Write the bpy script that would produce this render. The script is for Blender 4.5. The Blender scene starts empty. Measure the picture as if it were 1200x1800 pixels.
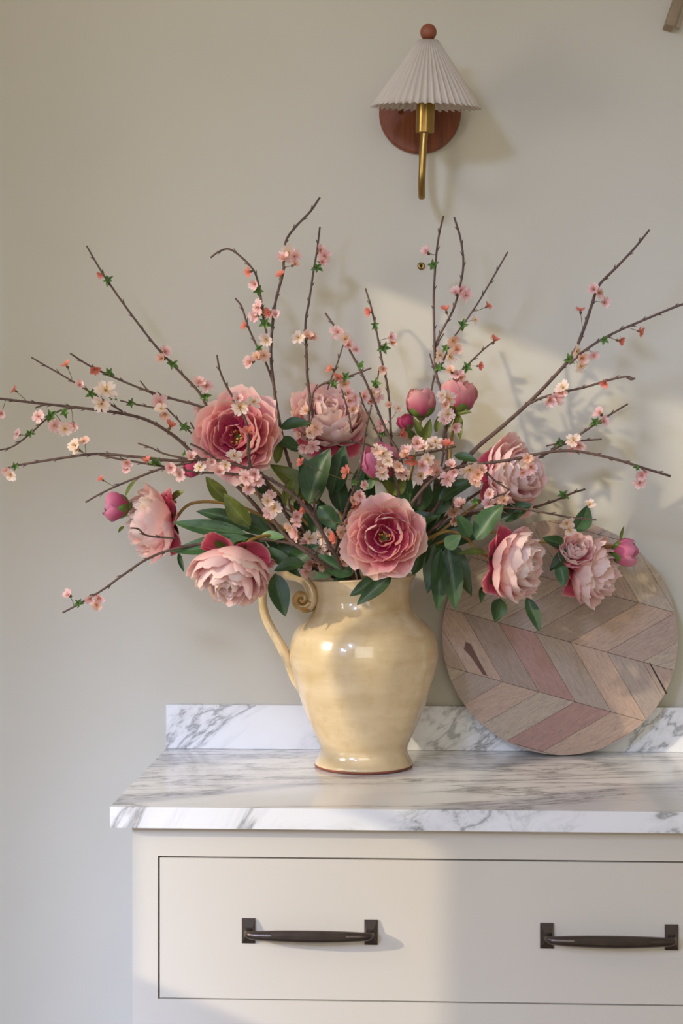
import bpy, bmesh, math, random
from mathutils import Vector, Matrix, Quaternion
C = bpy.context.scene.collection
PI = math.pi
random.seed(7)

# ---------------------------------------------------------------- camera
F = 2400.0; HZ = 895.0; CX = 698.0; D = 3.15; CZ = 1.476
yaw = math.atan((CX - 600.0) / F)
CAM = Vector((0, -D, CZ))
cd = bpy.data.cameras.new('camera'); cam = bpy.data.objects.new('camera', cd); C.objects.link(cam)
cam.location = CAM; cam.rotation_euler = (PI / 2, 0, yaw)
cd.sensor_fit = 'VERTICAL'; cd.sensor_height = 36.0; cd.lens = 36.0 * F / 1800.0
cd.shift_y = -(900 - HZ) / 1800.0
cd.clip_start = 0.05
cd.dof.use_dof = True; cd.dof.focus_distance = 2.9; cd.dof.aperture_fstop = 5.6
bpy.context.scene.camera = cam
# ---------------------------------------------------------------- world, sun, window and added lights, exposure
w = bpy.data.worlds.new('world'); bpy.context.scene.world = w; w.use_nodes = True
w.node_tree.nodes['Background'].inputs[0].default_value = (1.0, 0.92, 0.73, 1)
w.node_tree.nodes['Background'].inputs[1].default_value = 0.35
SUN = Vector((1, 0.55, -0.39)).normalized()
ld = bpy.data.lights.new('sun', 'SUN'); ld.energy = 2.1; ld.angle = math.radians(1.0); ld.color = (1.0, 0.88, 0.66)
lo = bpy.data.objects.new('sun', ld); C.objects.link(lo)
lo.rotation_euler = SUN.to_track_quat('-Z', 'Y').to_euler(); lo.location = (-4, -4, 4)
# skylight falling down through the window in the left wall
la = bpy.data.lights.new('window_daylight', 'AREA'); la.shape = 'RECTANGLE'; la.size = .7; la.size_y = .7
la.energy = 20; la.color = (1.0, 0.95, 0.86)
lw = bpy.data.objects.new('window_daylight', la); C.objects.link(lw)
lw.location = (-2.3, -1.75, 2.1)
lw.rotation_euler = Vector((1, 0.6, -0.1)).to_track_quat('-Z', 'Y').to_euler()
# added soft fill light behind the camera, evens out the right side
lb = bpy.data.lights.new('room_fill', 'AREA'); lb.shape = 'RECTANGLE'; lb.size = 2.2; lb.size_y = 1.6
lb.energy = 32; lb.color = (1.0, 0.97, 0.90)
lr = bpy.data.objects.new('room_fill', lb); C.objects.link(lr)
lr.location = (0.1, -4.7, 2.2)
lr.rotation_euler = (Vector((0.1, 0, 1.5)) - Vector((0.1, -4.7, 2.2))).to_track_quat('-Z', 'Y').to_euler()
# added cool light slanting down through an opening cut to shade the upper wall
lc = bpy.data.lights.new('added_cool_light', 'AREA'); lc.shape = 'RECTANGLE'; lc.size = 1.4; lc.size_y = 1.3
lc.energy = 700; lc.color = (0.50, 0.62, 1.0)
ls = bpy.data.objects.new('added_cool_light', lc); C.objects.link(ls)
ls.location = (-2.4, -5.0, 3.1)
ls.rotation_euler = (Vector((-.7, -.1, .8)) - Vector((-2.4, -5.0, 3.1))).to_track_quat('-Z', 'Y').to_euler()
vs = bpy.context.scene.view_settings
vs.view_transform = 'Standard'; vs.look = 'None'; vs.exposure = 0.0; vs.gamma = 1.0; vs.use_curve_mapping = False

def U(px, py, Y):
    """point on the world plane y = Y seen at a picture position"""
    r = (px - 600.0) / F; u = (HZ - py) / F
    d = Vector((r * math.cos(yaw) - math.sin(yaw), r * math.sin(yaw) + math.cos(yaw), u))
    return CAM + d * ((Y + D) / d.y)
def SC(Y): return (Y + D) / F          # metres per pixel at depth Y

# ---------------------------------------------------------------- materials
def lin(c):
    return tuple(((v / 255) / 12.92 if v <= 10 else (((v / 255) + .055) / 1.055) ** 2.4) for v in c) + (1,)
class N:
    def __init__(s, name):
        s.m = bpy.data.materials.new(name); s.m.use_nodes = True
        s.t = s.m.node_tree; s.b = s.t.nodes['Principled BSDF']
    def n(s, t, **k):
        o = s.t.nodes.new(t)
        for a, v in k.items():
            if a.startswith('_'): setattr(o, a[1:], v)
            else: o.inputs[a].default_value = v
        return o
    def l(s, a, b): s.t.links.new(a, b)
    def ramp(s, fac, stops):
        r = s.t.nodes.new('ShaderNodeValToRGB'); e = r.color_ramp.elements
        while len(e) < len(stops): e.new(0.5)
        for i, (p, c) in enumerate(stops): e[i].position = p; e[i].color = c
        s.l(fac, r.inputs[0]); return r.outputs[0]
    def coord(s, which='Object', scale=(1, 1, 1), rot=(0, 0, 0)):
        a = s.t.nodes.new('ShaderNodeTexCoord'); m = s.t.nodes.new('ShaderNodeMapping')
        m.inputs['Scale'].default_value = scale; m.inputs['Rotation'].default_value = rot
        s.l(a.outputs[which], m.inputs[0]); return m.outputs[0]
    def noise(s, vec, sc, det=3, rough=.5, dist=0):
        o = s.t.nodes.new('ShaderNodeTexNoise'); o.inputs['Scale'].default_value = sc
        o.inputs['Detail'].default_value = det; o.inputs['Roughness'].default_value = rough
        o.inputs['Distortion'].default_value = dist
        s.l(vec, o.inputs['Vector']); return o.outputs['Fac']
    def bump(s, h, strength=.2, dist=.002):
        b = s.t.nodes.new('ShaderNodeBump'); b.inputs['Strength'].default_value = strength
        b.inputs['Distance'].default_value = dist; s.l(h, b.inputs['Height']); s.l(b.outputs[0], s.b.inputs['Normal'])
    def math(s, op, a, b=None):
        o = s.t.nodes.new('ShaderNodeMath'); o.operation = op
        for i, v in enumerate((a, b)):
            if v is None: continue
            if isinstance(v, (int, float)): o.inputs[i].default_value = v
            else: s.l(v, o.inputs[i])
        return o.outputs[0]
    def mix(s, f, a, b, mode='MIX'):
        o = s.t.nodes.new('ShaderNodeMix'); o.data_type = 'RGBA'; o.blend_type = mode
        for i, v in ((0, f), (6, a), (7, b)):
            if isinstance(v, (int, float, tuple)): o.inputs[i].default_value = v
            else: s.l(v, o.inputs[i])
        return o.outputs[2]

def simple(name, c, rough=.5, metal=0, var=.06, vs_=20, bump=0, coat=0):
    k = N(name); f = k.noise(k.coord(), vs_, 4)
    lo_ = tuple(x * (1 - var) for x in lin(c)[:3]) + (1,); hi = tuple(min(1, x * (1 + var)) for x in lin(c)[:3]) + (1,)
    k.l(k.ramp(f, [(.3, lo_), (.7, hi)]), k.b.inputs['Base Color'])
    k.b.inputs['Roughness'].default_value = rough; k.b.inputs['Metallic'].default_value = metal
    k.b.inputs['Coat Weight'].default_value = coat; k.b.inputs['Coat Roughness'].default_value = .08
    if bump: k.bump(f, bump)
    return k.m

M = {}
def mats():
    k = N('wall_paint'); v = k.coord()
    k.l(k.ramp(k.noise(v, 2.2, 3), [(.3, lin((203, 197, 180))), (.7, lin((208, 202, 186)))]), k.b.inputs['Base Color'])
    k.b.inputs['Roughness'].default_value = .75; k.bump(k.noise(v, 160, 3), .06, .001); M['wall'] = k.m
    M['ceiling'] = simple('ceiling_paint', (235, 232, 226), .9)
    k = N('oak_floor'); v = k.coord(scale=(1, 8, 1))
    k.l(k.ramp(k.noise(v, 5, 6), [(.3, lin((120, 104, 88))), (.7, lin((150, 132, 112)))]), k.b.inputs['Base Color']); M['floor'] = k.m
    M['white_paint'] = simple('window_paint', (240, 240, 236), .4)
    k = N('cabinet_paint'); v = k.coord()
    k.l(k.ramp(k.noise(v, 3, 2), [(.3, lin((214, 205, 190))), (.7, lin((217, 209, 194)))]), k.b.inputs['Base Color'])
    k.b.inputs['Roughness'].default_value = .42; k.bump(k.noise(v, 90, 3), .04, .001); M['cabinet'] = k.m
    M['gap'] = simple('cabinet_interior', (52, 44, 38), .8)
    # marble, veins run up to the right
    def marble(name, size, rot):
        k = N(name); v = k.coord(scale=size, rot=rot); v.node.vector_type = 'TEXTURE'
        n1 = k.noise(v, 3.4, 8, .62, .8); n2 = k.noise(v, 9.5, 6, .6, 1.4); n3 = k.noise(v, 3.1, 3, .5, .4)
        a1 = k.math('ABSOLUTE', k.math('SUBTRACT', n1, .5)); a2 = k.math('ABSOLUTE', k.math('SUBTRACT', n2, .5))
        r1 = k.ramp(a1, [(0, (.9, .9, .9, 1)), (.007, (.6, .6, .6, 1)), (.026, (.14, .14, .14, 1)), (.07, (0, 0, 0, 1))])
        r2 = k.ramp(a2, [(0, (.7, .7, .7, 1)), (.012, (.25, .25, .25, 1)), (.035, (0, 0, 0, 1))])
        msk = k.ramp(n3, [(.46, (0, 0, 0, 1)), (.62, (1, 1, 1, 1))])
        s1 = k.math('ADD', k.math('MULTIPLY', r1, .85), k.math('MULTIPLY', k.math('MULTIPLY', r2, msk), .8))
        s1 = k.math('MINIMUM', s1, 1.0)
        vein = k.ramp(k.noise(v, 7, 2), [(.35, lin((112, 116, 118))), (.65, lin((136, 130, 124)))])
        base = k.ramp(n3, [(.3, lin((246, 245, 244))), (.75, lin((238, 237, 236)))])
        k.l(k.mix(s1, base, vein), k.b.inputs['Base Color'])
        k.b.inputs['Roughness'].default_value = .12; k.b.inputs['Subsurface Weight'].default_value = 0.0
        return k.m
    M['marble'] = marble('veined_marble', (1.7, .40, 1.5), (math.radians(12), 0, math.radians(9)))
    M['marble_upstand'] = marble('diagonal_veined_marble', (1.9, 1, .62), (0, math.radians(-36), 0))
    # pitcher glaze
    k = N('cream_yellow_glaze'); v = k.coord(scale=(1, 1, 5)); v2 = k.coord()
    c1 = k.ramp(k.noise(v, 7, 5), [(.3, lin((212, 185, 139))), (.7, lin((229, 205, 163)))])
    c2 = k.mix(k.ramp(k.noise(v2, 42, 4, .6), [(.5, (0, 0, 0, 1)), (.8, (.35, .35, .35, 1))]), c1, lin((186, 152, 96)))
    k.l(c2, k.b.inputs['Base Color']); k.b.inputs['Roughness'].default_value = .22
    k.b.inputs['Coat Weight'].default_value = .9; k.b.inputs['Coat Roughness'].default_value = .03
    k.bump(k.noise(v, 9, 2), .25, .004); M['glaze'] = k.m
    k = N('amber_glaze'); v = k.coord()
    k.l(k.ramp(k.noise(v, 22, 4), [(.35, lin((172, 130, 68))), (.7, lin((214, 180, 122)))]), k.b.inputs['Base Color'])
    k.b.inputs['Roughness'].default_value = .22; k.b.inputs['Coat Weight'].default_value = .9; k.b.inputs['Coat Roughness'].default_value = .03
    M['amber'] = k.m
    M['terracotta'] = simple('terracotta_clay', (136, 76, 56), .8, var=.15, vs_=60, bump=.2)
    M['brass'] = simple('brushed_brass', (158, 128, 72), .32, 1, .08, 60)
    M['bronze'] = simple('dark_bronze', (88, 78, 72), .33, .85, .12, 40)
    k = N('walnut_wood'); v = k.coord(scale=(9, 9, 1))
    k.l(k.ramp(k.noise(v, 9, 5, .6, 1.0), [(.25, lin((92, 45, 24))), (.75, lin((150, 82, 48)))]), k.b.inputs['Base Color'])
    k.b.inputs['Roughness'].default_value = .42; k.bump(k.noise(v, 20, 4), .1, .001); M['walnut'] = k.m
    M['ball'] = simple('stained_wood_ball', (142, 78, 50), .5, var=.12, vs_=30)
    k = N('pleated_linen'); k.b.inputs['Base Color'].default_value = lin((226, 215, 200)); k.b.inputs['Roughness'].default_value = .9
    k.bump(k.noise(k.coord(), 900, 2), .15, .0005)
    tr = k.t.nodes.new('ShaderNodeBsdfTranslucent'); tr.inputs[0].default_value = lin((240, 226, 205))
    mx = k.t.nodes.new('ShaderNodeMixShader'); mx.inputs[0].default_value = .22
    k.l(k.b.outputs[0], mx.inputs[1]); k.l(tr.outputs[0], mx.inputs[2]); k.l(mx.outputs[0], k.t.nodes['Material Output'].inputs[0]); M['linen'] = k.m
    M['bulb'] = simple('frosted_glass_bulb', (240, 236, 228), .3)
    # board woods
    for i, (a, b) in enumerate([((160, 136, 122), (188, 164, 148)), ((156, 138, 126), (182, 164, 150)), ((158, 118, 108), (184, 146, 134)),
                                ((170, 142, 124), (200, 172, 152)), ((144, 126, 116), (176, 154, 138)), ((164, 146, 128), (196, 178, 158))]):
        k = N('mango_wood_%s' % 'abcdef'[i]); v = k.coord('UV', scale=(1.2, 9, 1))
        f = k.noise(v, 4.5, 7, .65, 1.2)
        c = k.ramp(f, [(.28, lin(a)), (.7, lin(b))])
        g = k.ramp(k.noise(v, 2.0, 4, .6, 2.0), [(.50, (0, 0, 0, 1)), (.72, (.55, .55, .55, 1))])
        k.l(k.mix(g, c, lin((128, 116, 110))), k.b.inputs['Base Color'])
        k.b.inputs['Roughness'].default_value = .55; k.bump(f, .12, .001); M['wood%d' % i] = k.m
    M['edge'] = simple('dark_wood_core', (70, 54, 44), .8)
    M['streak'] = simple('dark_knot_wood', (104, 70, 58), .6, var=.15)
    # petals, coloured by their own vertex colours (pink heart, pale edge)
    def petal(name, sheen):
        k = N(name); a = k.t.nodes.new('ShaderNodeVertexColor'); a.layer_name = 'Col'
        v = k.coord('UV', scale=(14, 1.2, 1)); f = k.noise(v, 3, 4, .6)
        a2 = k.t.nodes.new('ShaderNodeVertexColor'); a2.layer_name = 'InnerCol'; gm = k.t.nodes.new('ShaderNodeNewGeometry')
        two = k.mix(0.5, a.outputs[0], a2.outputs[0]); k.l(gm.outputs['Backfacing'], two.node.inputs[0])
        c = k.mix(k.ramp(f, [(.3, (.06, .06, .06, 1)), (.8, (0, 0, 0, 1))]), two, lin((236, 150, 160)))
        k.l(c, k.b.inputs['Base Color']); k.b.inputs['Roughness'].default_value = .65
        k.b.inputs['Sheen Weight'].default_value = sheen
        k.bump(f, .12, .001)
        tr = k.t.nodes.new('ShaderNodeBsdfTranslucent'); k.l(c, tr.inputs[0])
        mx = k.t.nodes.new('ShaderNodeMixShader'); mx.inputs[0].default_value = .38
        k.l(k.b.outputs[0], mx.inputs[1]); k.l(tr.outputs[0], mx.inputs[2])
        k.l(mx.outputs[0], k.t.nodes['Material Output'].inputs[0]); return k.m
    M['petal'] = petal('silk_petal', .2)
    # leaves: pale midrib and side veins from UV
    def leaf(name, dark, light, back):
        k = N(name); tc = k.t.nodes.new('ShaderNodeTexCoord'); sp = k.t.nodes.new('ShaderNodeSeparateXYZ'); k.l(tc.outputs['UV'], sp.inputs[0])
        au = k.math('ABSOLUTE', k.math('SUBTRACT', sp.outputs[0], .5))
        mid = k.ramp(au, [(0, (1, 1, 1, 1)), (.03, (.2, .2, .2, 1)), (.07, (0, 0, 0, 1))])
        s = k.math('SINE', k.math('MULTIPLY', k.math('SUBTRACT', sp.outputs[1], k.math('MULTIPLY', au, .9)), 48))
        side = k.ramp(s, [(.86, (0, 0, 0, 1)), (1, (.45, .45, .45, 1))])
        base = k.ramp(k.noise(k.coord(), 26, 4), [(.3, lin(dark)), (.7, lin(light))])
        vv = k.math('MINIMUM', k.math('ADD', k.math('MULTIPLY', mid, .6), k.math('MULTIPLY', side, .5)), 1.0)
        c = k.mix(vv, base, lin(back)); k.l(c, k.b.inputs['Base Color'])
        k.b.inputs['Roughness'].default_value = .45; k.bump(vv, -.4, .001)
        tr = k.t.nodes.new('ShaderNodeBsdfTranslucent'); k.l(c, tr.inputs[0])
        mx = k.t.nodes.new('ShaderNodeMixShader'); mx.inputs[0].default_value = .12
        k.l(k.b.outputs[0], mx.inputs[1]); k.l(tr.outputs[0], mx.inputs[2])
        k.l(mx.outputs[0], k.t.nodes['Material Output'].inputs[0]); return k.m
    M['leaf'] = leaf('dark_peony_leaf', (32, 56, 28), (54, 84, 40), (90, 120, 64))
    M['leafblue'] = leaf('mid_green_leaf', (48, 80, 46), (74, 110, 64), (116, 146, 98))
    M['leaflight'] = leaf('pale_leaf_underside', (96, 134, 86), (128, 160, 108), (150, 180, 130))
    M['leafolive'] = leaf('olive_leaf', (70, 84, 30), (112, 122, 48), (140, 150, 80))
    M['sprout'] = simple('fresh_green_sprout', (84, 116, 50), .5, var=.3, vs_=90)
    M['sepal'] = simple('green_sepal', (96, 116, 48), .5, var=.25, vs_=40)
    M['stem'] = simple('ochre_green_stem', (142, 112, 50), .5, var=.25, vs_=30)
    M['twig'] = simple('brown_bark', (96, 74, 64), .75, var=.3, vs_=120, bump=.4)
    M['stamen'] = simple('yellow_stamen', (216, 170, 84), .6, var=.2)
mats()

# ---------------------------------------------------------------- mesh helpers
def obj(name, bm, m, parent=None, smooth=False, bevel=0):
    me = bpy.data.meshes.new(name)
    if bevel:
        bmesh.ops.bevel(bm, geom=[e for e in bm.edges if e.is_manifold and e.calc_face_angle(0) > .5], offset=bevel, segments=2, affect='EDGES', profile=.6)
    bm.to_mesh(me); bm.free()
    if smooth:
        for p in me.polygons: p.use_smooth = True
    if m: me.materials.append(m)
    o = bpy.data.objects.new(name, me); C.objects.link(o)
    if parent: attach(o, parent)
    return o
def attach(o, p):
    o.parent = p; o.matrix_parent_inverse = p.matrix_basis.inverted() if p.parent is None else (p.matrix_parent_inverse_world if False else world(p).inverted())
def world(p):
    if p.parent is None: return p.matrix_basis.copy()
    return world(p.parent) @ p.matrix_parent_inverse @ p.matrix_basis
def empty(name, loc):
    o = bpy.data.objects.new(name, None); C.objects.link(o); o.location = loc; o.empty_display_size = .05; return o
def tag(o, label, cat, group=None):
    o['label'] = label; o['category'] = cat
    if group: o['group'] = group
    return o
def struct(o): o['kind'] = 'structure'; return o
def box(bm, x0, x1, y0, y1, z0, z1):
    v = [bm.verts.new((x, y, z)) for x in (x0, x1) for y in (y0, y1) for z in (z0, z1)]
    for f in ((0, 1, 3, 2), (4, 6, 7, 5), (0, 4, 5, 1), (2, 3, 7, 6), (0, 2, 6, 4), (1, 5, 7, 3)): bm.faces.new([v[i] for i in f])
def B(*a):
    bm = bmesh.new(); box(bm, *a); return bm
def catmull(p, n=6):
    if len(p) < 3: return list(p)
    q = [p[0] * 2 - p[1]] + list(p) + [p[-1] * 2 - p[-2]]; out = []
    for i in range(1, len(q) - 2):
        for k in range(n):
            t = k / n; a, b, c, d = q[i - 1], q[i], q[i + 1], q[i + 2]
            out.append(.5 * ((2 * b) + (c - a) * t + (2 * a - 5 * b + 4 * c - d) * t * t + (3 * b - a - 3 * c + d) * t ** 3))
    out.append(q[-2]); return out
def tube(bm, pts, rad, sides=7, squash=1.0):
    n = len(pts); rings = []; up = Vector((0.13, -1, 0.21)).normalized()
    for i, p in enumerate(pts):
        t = (pts[min(i + 1, n - 1)] - pts[max(i - 1, 0)]).normalized()
        a = up - t * up.dot(t)
        if a.length < 1e-4: a = t.orthogonal()
        a.normalize(); up = a; b = t.cross(a)
        r = rad(i / (n - 1)) if callable(rad) else rad
        rings.append([bm.verts.new(p + (a * math.cos(2 * PI * k / sides) * squash + b * math.sin(2 * PI * k / sides)) * r) for k in range(sides)])
    for i in range(n - 1):
        for k in range(sides):
            bm.faces.new((rings[i][k], rings[i][(k + 1) % sides], rings[i + 1][(k + 1) % sides], rings[i + 1][k]))
    bm.faces.new(list(reversed(rings[0]))); bm.faces.new(rings[-1])
def lathe(bm, prof, seg=64, mat=None):
    """prof: list of (r, z)"""
    rings = []
    for r, z in prof:
        if r < 1e-5: rings.append([bm.verts.new((0, 0, z))])
        else: rings.append([bm.verts.new((r * math.cos(2 * PI * k / seg), r * math.sin(2 * PI * k / seg), z)) for k in range(seg)])
    for a, b in zip(rings[:-1], rings[1:]):
        for k in range(seg):
            q = [a[k % len(a)], a[(k + 1) % len(a)], b[(k + 1) % len(b)], b[k % len(b)]]
            u = []
            for v in q:
                if v not in u: u.append(v)
            if len(u) > 2: bm.faces.new(u)
    if mat: bmesh.ops.transform(bm, matrix=mat, verts=bm.verts)
def frame(origin, zdir, roll=0):
    q = zdir.normalized().to_track_quat('Z', 'Y')
    return Matrix.Translation(origin) @ q.to_matrix().to_4x4() @ Matrix.Rotation(roll, 4, 'Z')

# ---------------------------------------------------------------- room
WY = .02; LX = -1.5
o = struct(obj('wall_back', B(LX - .12, 3.2, WY, WY + .15, 0, 2.95), M['wall']))
wy0, wy1, wz0, wz1 = -1.56, -.76, .95, 2.64
bm = bmesh.new()
dy0, dy1, dz = -4.0, -1.75, 2.1  # added unseen opening, its head keeps the cool light low on the wall
for a in ((-7.5, dy0, 0, 2.95), (dy0, dy1, dz, 2.95), (dy1, wy0, 0, 2.95), (wy1, WY, 0, 2.95), (wy0, wy1, 0, wz0), (wy0, wy1, wz1, 2.95)):
    box(bm, LX - .12, LX, a[0], a[1], a[2], a[3])
struct(obj('wall_left', bm, M['wall']))
struct(obj('floor', B(LX - .12, 3.2, -5, WY, -.05, 0), M['floor']))
struct(obj('ceiling', B(LX - .12, 3.2, -2.9, WY, 2.95, 3.0), M['ceiling']))
bm = bmesh.new()
for a in ((wy0, wy0 + .045, wz0, wz1), (wy1 - .045, wy1, wz0, wz1), (wy0, wy1, wz0, wz0 + .06), (wy0, wy1, wz1 - .045, wz1),
          ((wy0 + wy1) / 2 - .014, (wy0 + wy1) / 2 + .014, wz0, wz1), (wy0, wy1, 2.06, 2.085), (wy0, wy1, 1.5, 1.525)):
    box(bm, LX - .1, LX - .06, *a)
struct(obj('window_1', bm, M['white_paint']))
bm = bmesh.new()
for a in ((dy0, dy0 + .06, 0, dz), (dy1 - .06, dy1, 0, dz), (dy0, dy1, dz - .06, dz), ((dy0 + dy1) / 2 - .03, (dy0 + dy1) / 2 + .03, 0, dz), (dy0, dy1, 0, .1)):
    box(bm, LX - .1, LX - .05, *a)
struct(obj('added_opening_frame', bm, M['white_paint']))  # frame of the added opening that shapes the cool light
struct(obj('baseboard_back', B(LX, -.55, WY - .016, WY, 0, .14), M['white_paint'], bevel=.004))

# ---------------------------------------------------------------- worktop, upstand, cabinet
CT = .92; x0 = -.536; XR = 1.75
wt = tag(obj('worktop', B(x0, XR, -.62, WY - .001, CT - .039, CT), M['marble'], bevel=.003),
         'polished white marble worktop with grey veins on the painted cabinet', 'worktop')
up = tag(obj('marble_upstand', B(x0, XR, 0, WY - .001, CT + .0005, CT + .102), M['marble_upstand'], bevel=.002),
         'low white marble upstand with dark veins along the wall', 'upstand')
FY = -.588; cl = -.5
cab = tag(empty('drawer_cabinet', (0.6, -.3, 0)), 'greige painted cabinet with inset drawers under the marble worktop', 'cabinet')
def zpx(py, Y): return U(700, py, Y).z
zt = CT - .0395
dT = zpx(1509, FY); dB = zpx(1762, FY); dL = (275 - CX) * SC(FY); dR = 1.0
bm = bmesh.new()
box(bm, cl, dL, FY, FY + .022, .10, zt); box(bm, dR, dR + .05, FY, FY + .022, .10, zt)
box(bm, dL, dR, FY, FY + .022, dT, zt); box(bm, dL, dR, FY, FY + .022, dB - .055, dB)
box(bm, dL, dR, FY, FY + .022, .10, .15); box(bm, dL, dR, FY, FY + .022, .42, .46)
obj('face_frame', bm, M['cabinet'], cab)
obj('side_panel', B(cl + .002, cl + .02, FY + .022, 0.018, .0, zt), M['cabinet'], cab)
obj('side_panel', B(dR + .03, dR + .048, FY + .022, 0.018, .0, zt), M['cabinet'], cab)
obj('back_board', B(cl + .021, dR + .029, FY + .05, FY + .062, .1, zt), M['gap'], cab)
obj('plinth', B(cl + .021, dR + .029, FY + .06, FY + .075, 0, .1), M['cabinet'], cab)
def handle_bm(cx, cz, wd):
    bm = bmesh.new(); y = FY + .002
    for s in (-1, 1):
        hx = cx + s * wd / 2
        # stepped square back plate with pyramid-like rise
        box(bm, hx - .0125, hx + .0125, y - .004, y, cz - .0235, cz + .0235)
        b2 = [bm.verts.new((hx + a * .0125, y - .004, cz + b * .0235)) for a, b in ((-1, -1), (1, -1), (1, 1), (-1, 1))]
        t2 = [bm.verts.new((hx - s * .002 + a * .0065, y - .013, cz + b * .0085)) for a, b in ((-1, -1), (1, -1), (1, 1), (-1, 1))]
        for i in range(4): bm.faces.new((b2[i], b2[(i + 1) % 4], t2[(i + 1) % 4], t2[i]))
        bm.faces.new(t2)
    P = [Vector((cx + wd * a, y - b, cz)) for a, b in ((-.5, .008), (-.495, .022), (-.46, .031), (-.3, .034), (0, .036), (.3, .034), (.46, .031), (.495, .022), (.5, .008))]
    tube(bm, catmull(P, 5), lambda t: .0068 + .0045 * math.exp(-((t - .5) / .2) ** 2), 12)
    return bm
dr = obj('drawer', B(dL + .0035, dR - .0035, FY + .001, FY + .021, dB + .0025, dT - .0035), M['cabinet'], cab, bevel=.0012)
for px in (544, 1070):
    p = U(px, 1635 if px < 800 else 1646, FY)
    obj('handle', handle_bm(p.x, p.z - .002 if px < 800 else p.z, 216 * SC(FY)), M['bronze'], dr, smooth=False)
obj('drawer', B(dL + .0035, dR - .0035, FY + .001, FY + .021, .4635, dB - .0585), M['cabinet'], cab, bevel=.0012)
obj('drawer', B(dL + .0035, dR - .0035, FY + .001, FY + .021, .1535, .4165), M['cabinet'], cab, bevel=.0012)
for h in [c for c in bpy.data.objects if c.name.startswith('handle')]:
    for pl in h.data.polygons: pl.use_smooth = len(pl.vertices) == 4 and pl.area < 6e-5

# ---------------------------------------------------------------- pitcher
VY = -.194; vc = U(639, 1346, VY); vc.z = CT + .0005; S = SC(VY)
def pz(py): return (1346 - py) * S
pit = tag(empty('pitcher', vc), 'cream yellow glazed ceramic pitcher with a curled handle holding the flowers', 'pitcher')
outer = [(86, 1341), (86, 1338), (82, 1331), (78, 1322), (77, 1314), (80, 1303), (90, 1282), (103, 1252), (117, 1212), (126, 1180), (130.5, 1155),
         (129, 1132), (123, 1112), (111, 1096), (97, 1083), (87, 1072), (83, 1060), (82, 1048), (84, 1032), (89, 1021), (93, 1016)]
P = [Vector((r * S, 0, pz(y))) for r, y in outer]
P = catmull(P, 3)
prof = [(p.x, p.z) for p in P]
inner = [(90, 1014), (86, 1017), (81, 1030), (78, 1048), (80, 1066), (96, 1090), (118, 1115), (123, 1150), (110, 1215), (85, 1282), (70, 1320), (0, 1325)]
prof += [(r * S, pz(y)) for r, y in inner]
bm = bmesh.new(); lathe(bm, prof, 80, Matrix.Translation(vc))
for v in bm.verts:   # hand-thrown: rim a touch higher on the right
    h = max(0, (v.co.z - vc.z - pz(1060)) / (pz(1015) - pz(1060)))
    v.co.z += .007 * h * (v.co.x - vc.x) / (90 * S)
obj('body', bm, M['glaze'], pit, smooth=True)
bm = bmesh.new(); lathe(bm, [(0, 0.001), (82 * S, 0), (85.5 * S, .0015), (86.5 * S, pz(1342)), (84 * S, pz(1339)), (0, pz(1338))], 80, Matrix.Translation(vc))
f = obj('foot_ring', bm, M['terracotta'], pit, smooth=True); f['label'] = 'unglazed terracotta foot edge'
bm = bmesh.new()
hp = [(527, 1214), (516, 1194), (507, 1166), (496, 1140), (481, 1114), (468, 1088), (462, 1062), (463, 1038), (474, 1020), (494, 1012), (517, 1013), (536, 1021), (547, 1038), (548, 1056), (540, 1068)]
def hr(t):
    return (4 + 6.5 * min(1, t * 5)) * S * (.66 + .34 * abs(1 - 2 * t)) if t < .5 else (6.8 + 3.6 * (t - .5) * 2) * S
tube(bm, catmull([U(x, y, VY - .01) for x, y in hp], 6), hr, 14)
obj('handle', bm, M['glaze'], pit, smooth=True)
bm = bmesh.new(); sp = []
for i in range(34):
    a = math.radians(15) + i * .26; rr = 15.5 - i * .45
    sp.append(U(530 + rr * math.cos(a), 1053 + rr * math.sin(a) * 1.05, VY - .012 - .0006 * i))
tube(bm, sp, lambda t: (8.8 - 5.2 * t) * S, 12)
tube(bm, [U(553, 1058, VY), U(545, 1068, VY - .005), U(534, 1072, VY - .01), U(522, 1064, VY - .01)], lambda t: (9 - 3 * t) * S, 12)
o = obj('scroll', bm, M['amber'], pit, smooth=True); o['label'] = 'amber glazed spiral curl at the top of the handle'

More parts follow.
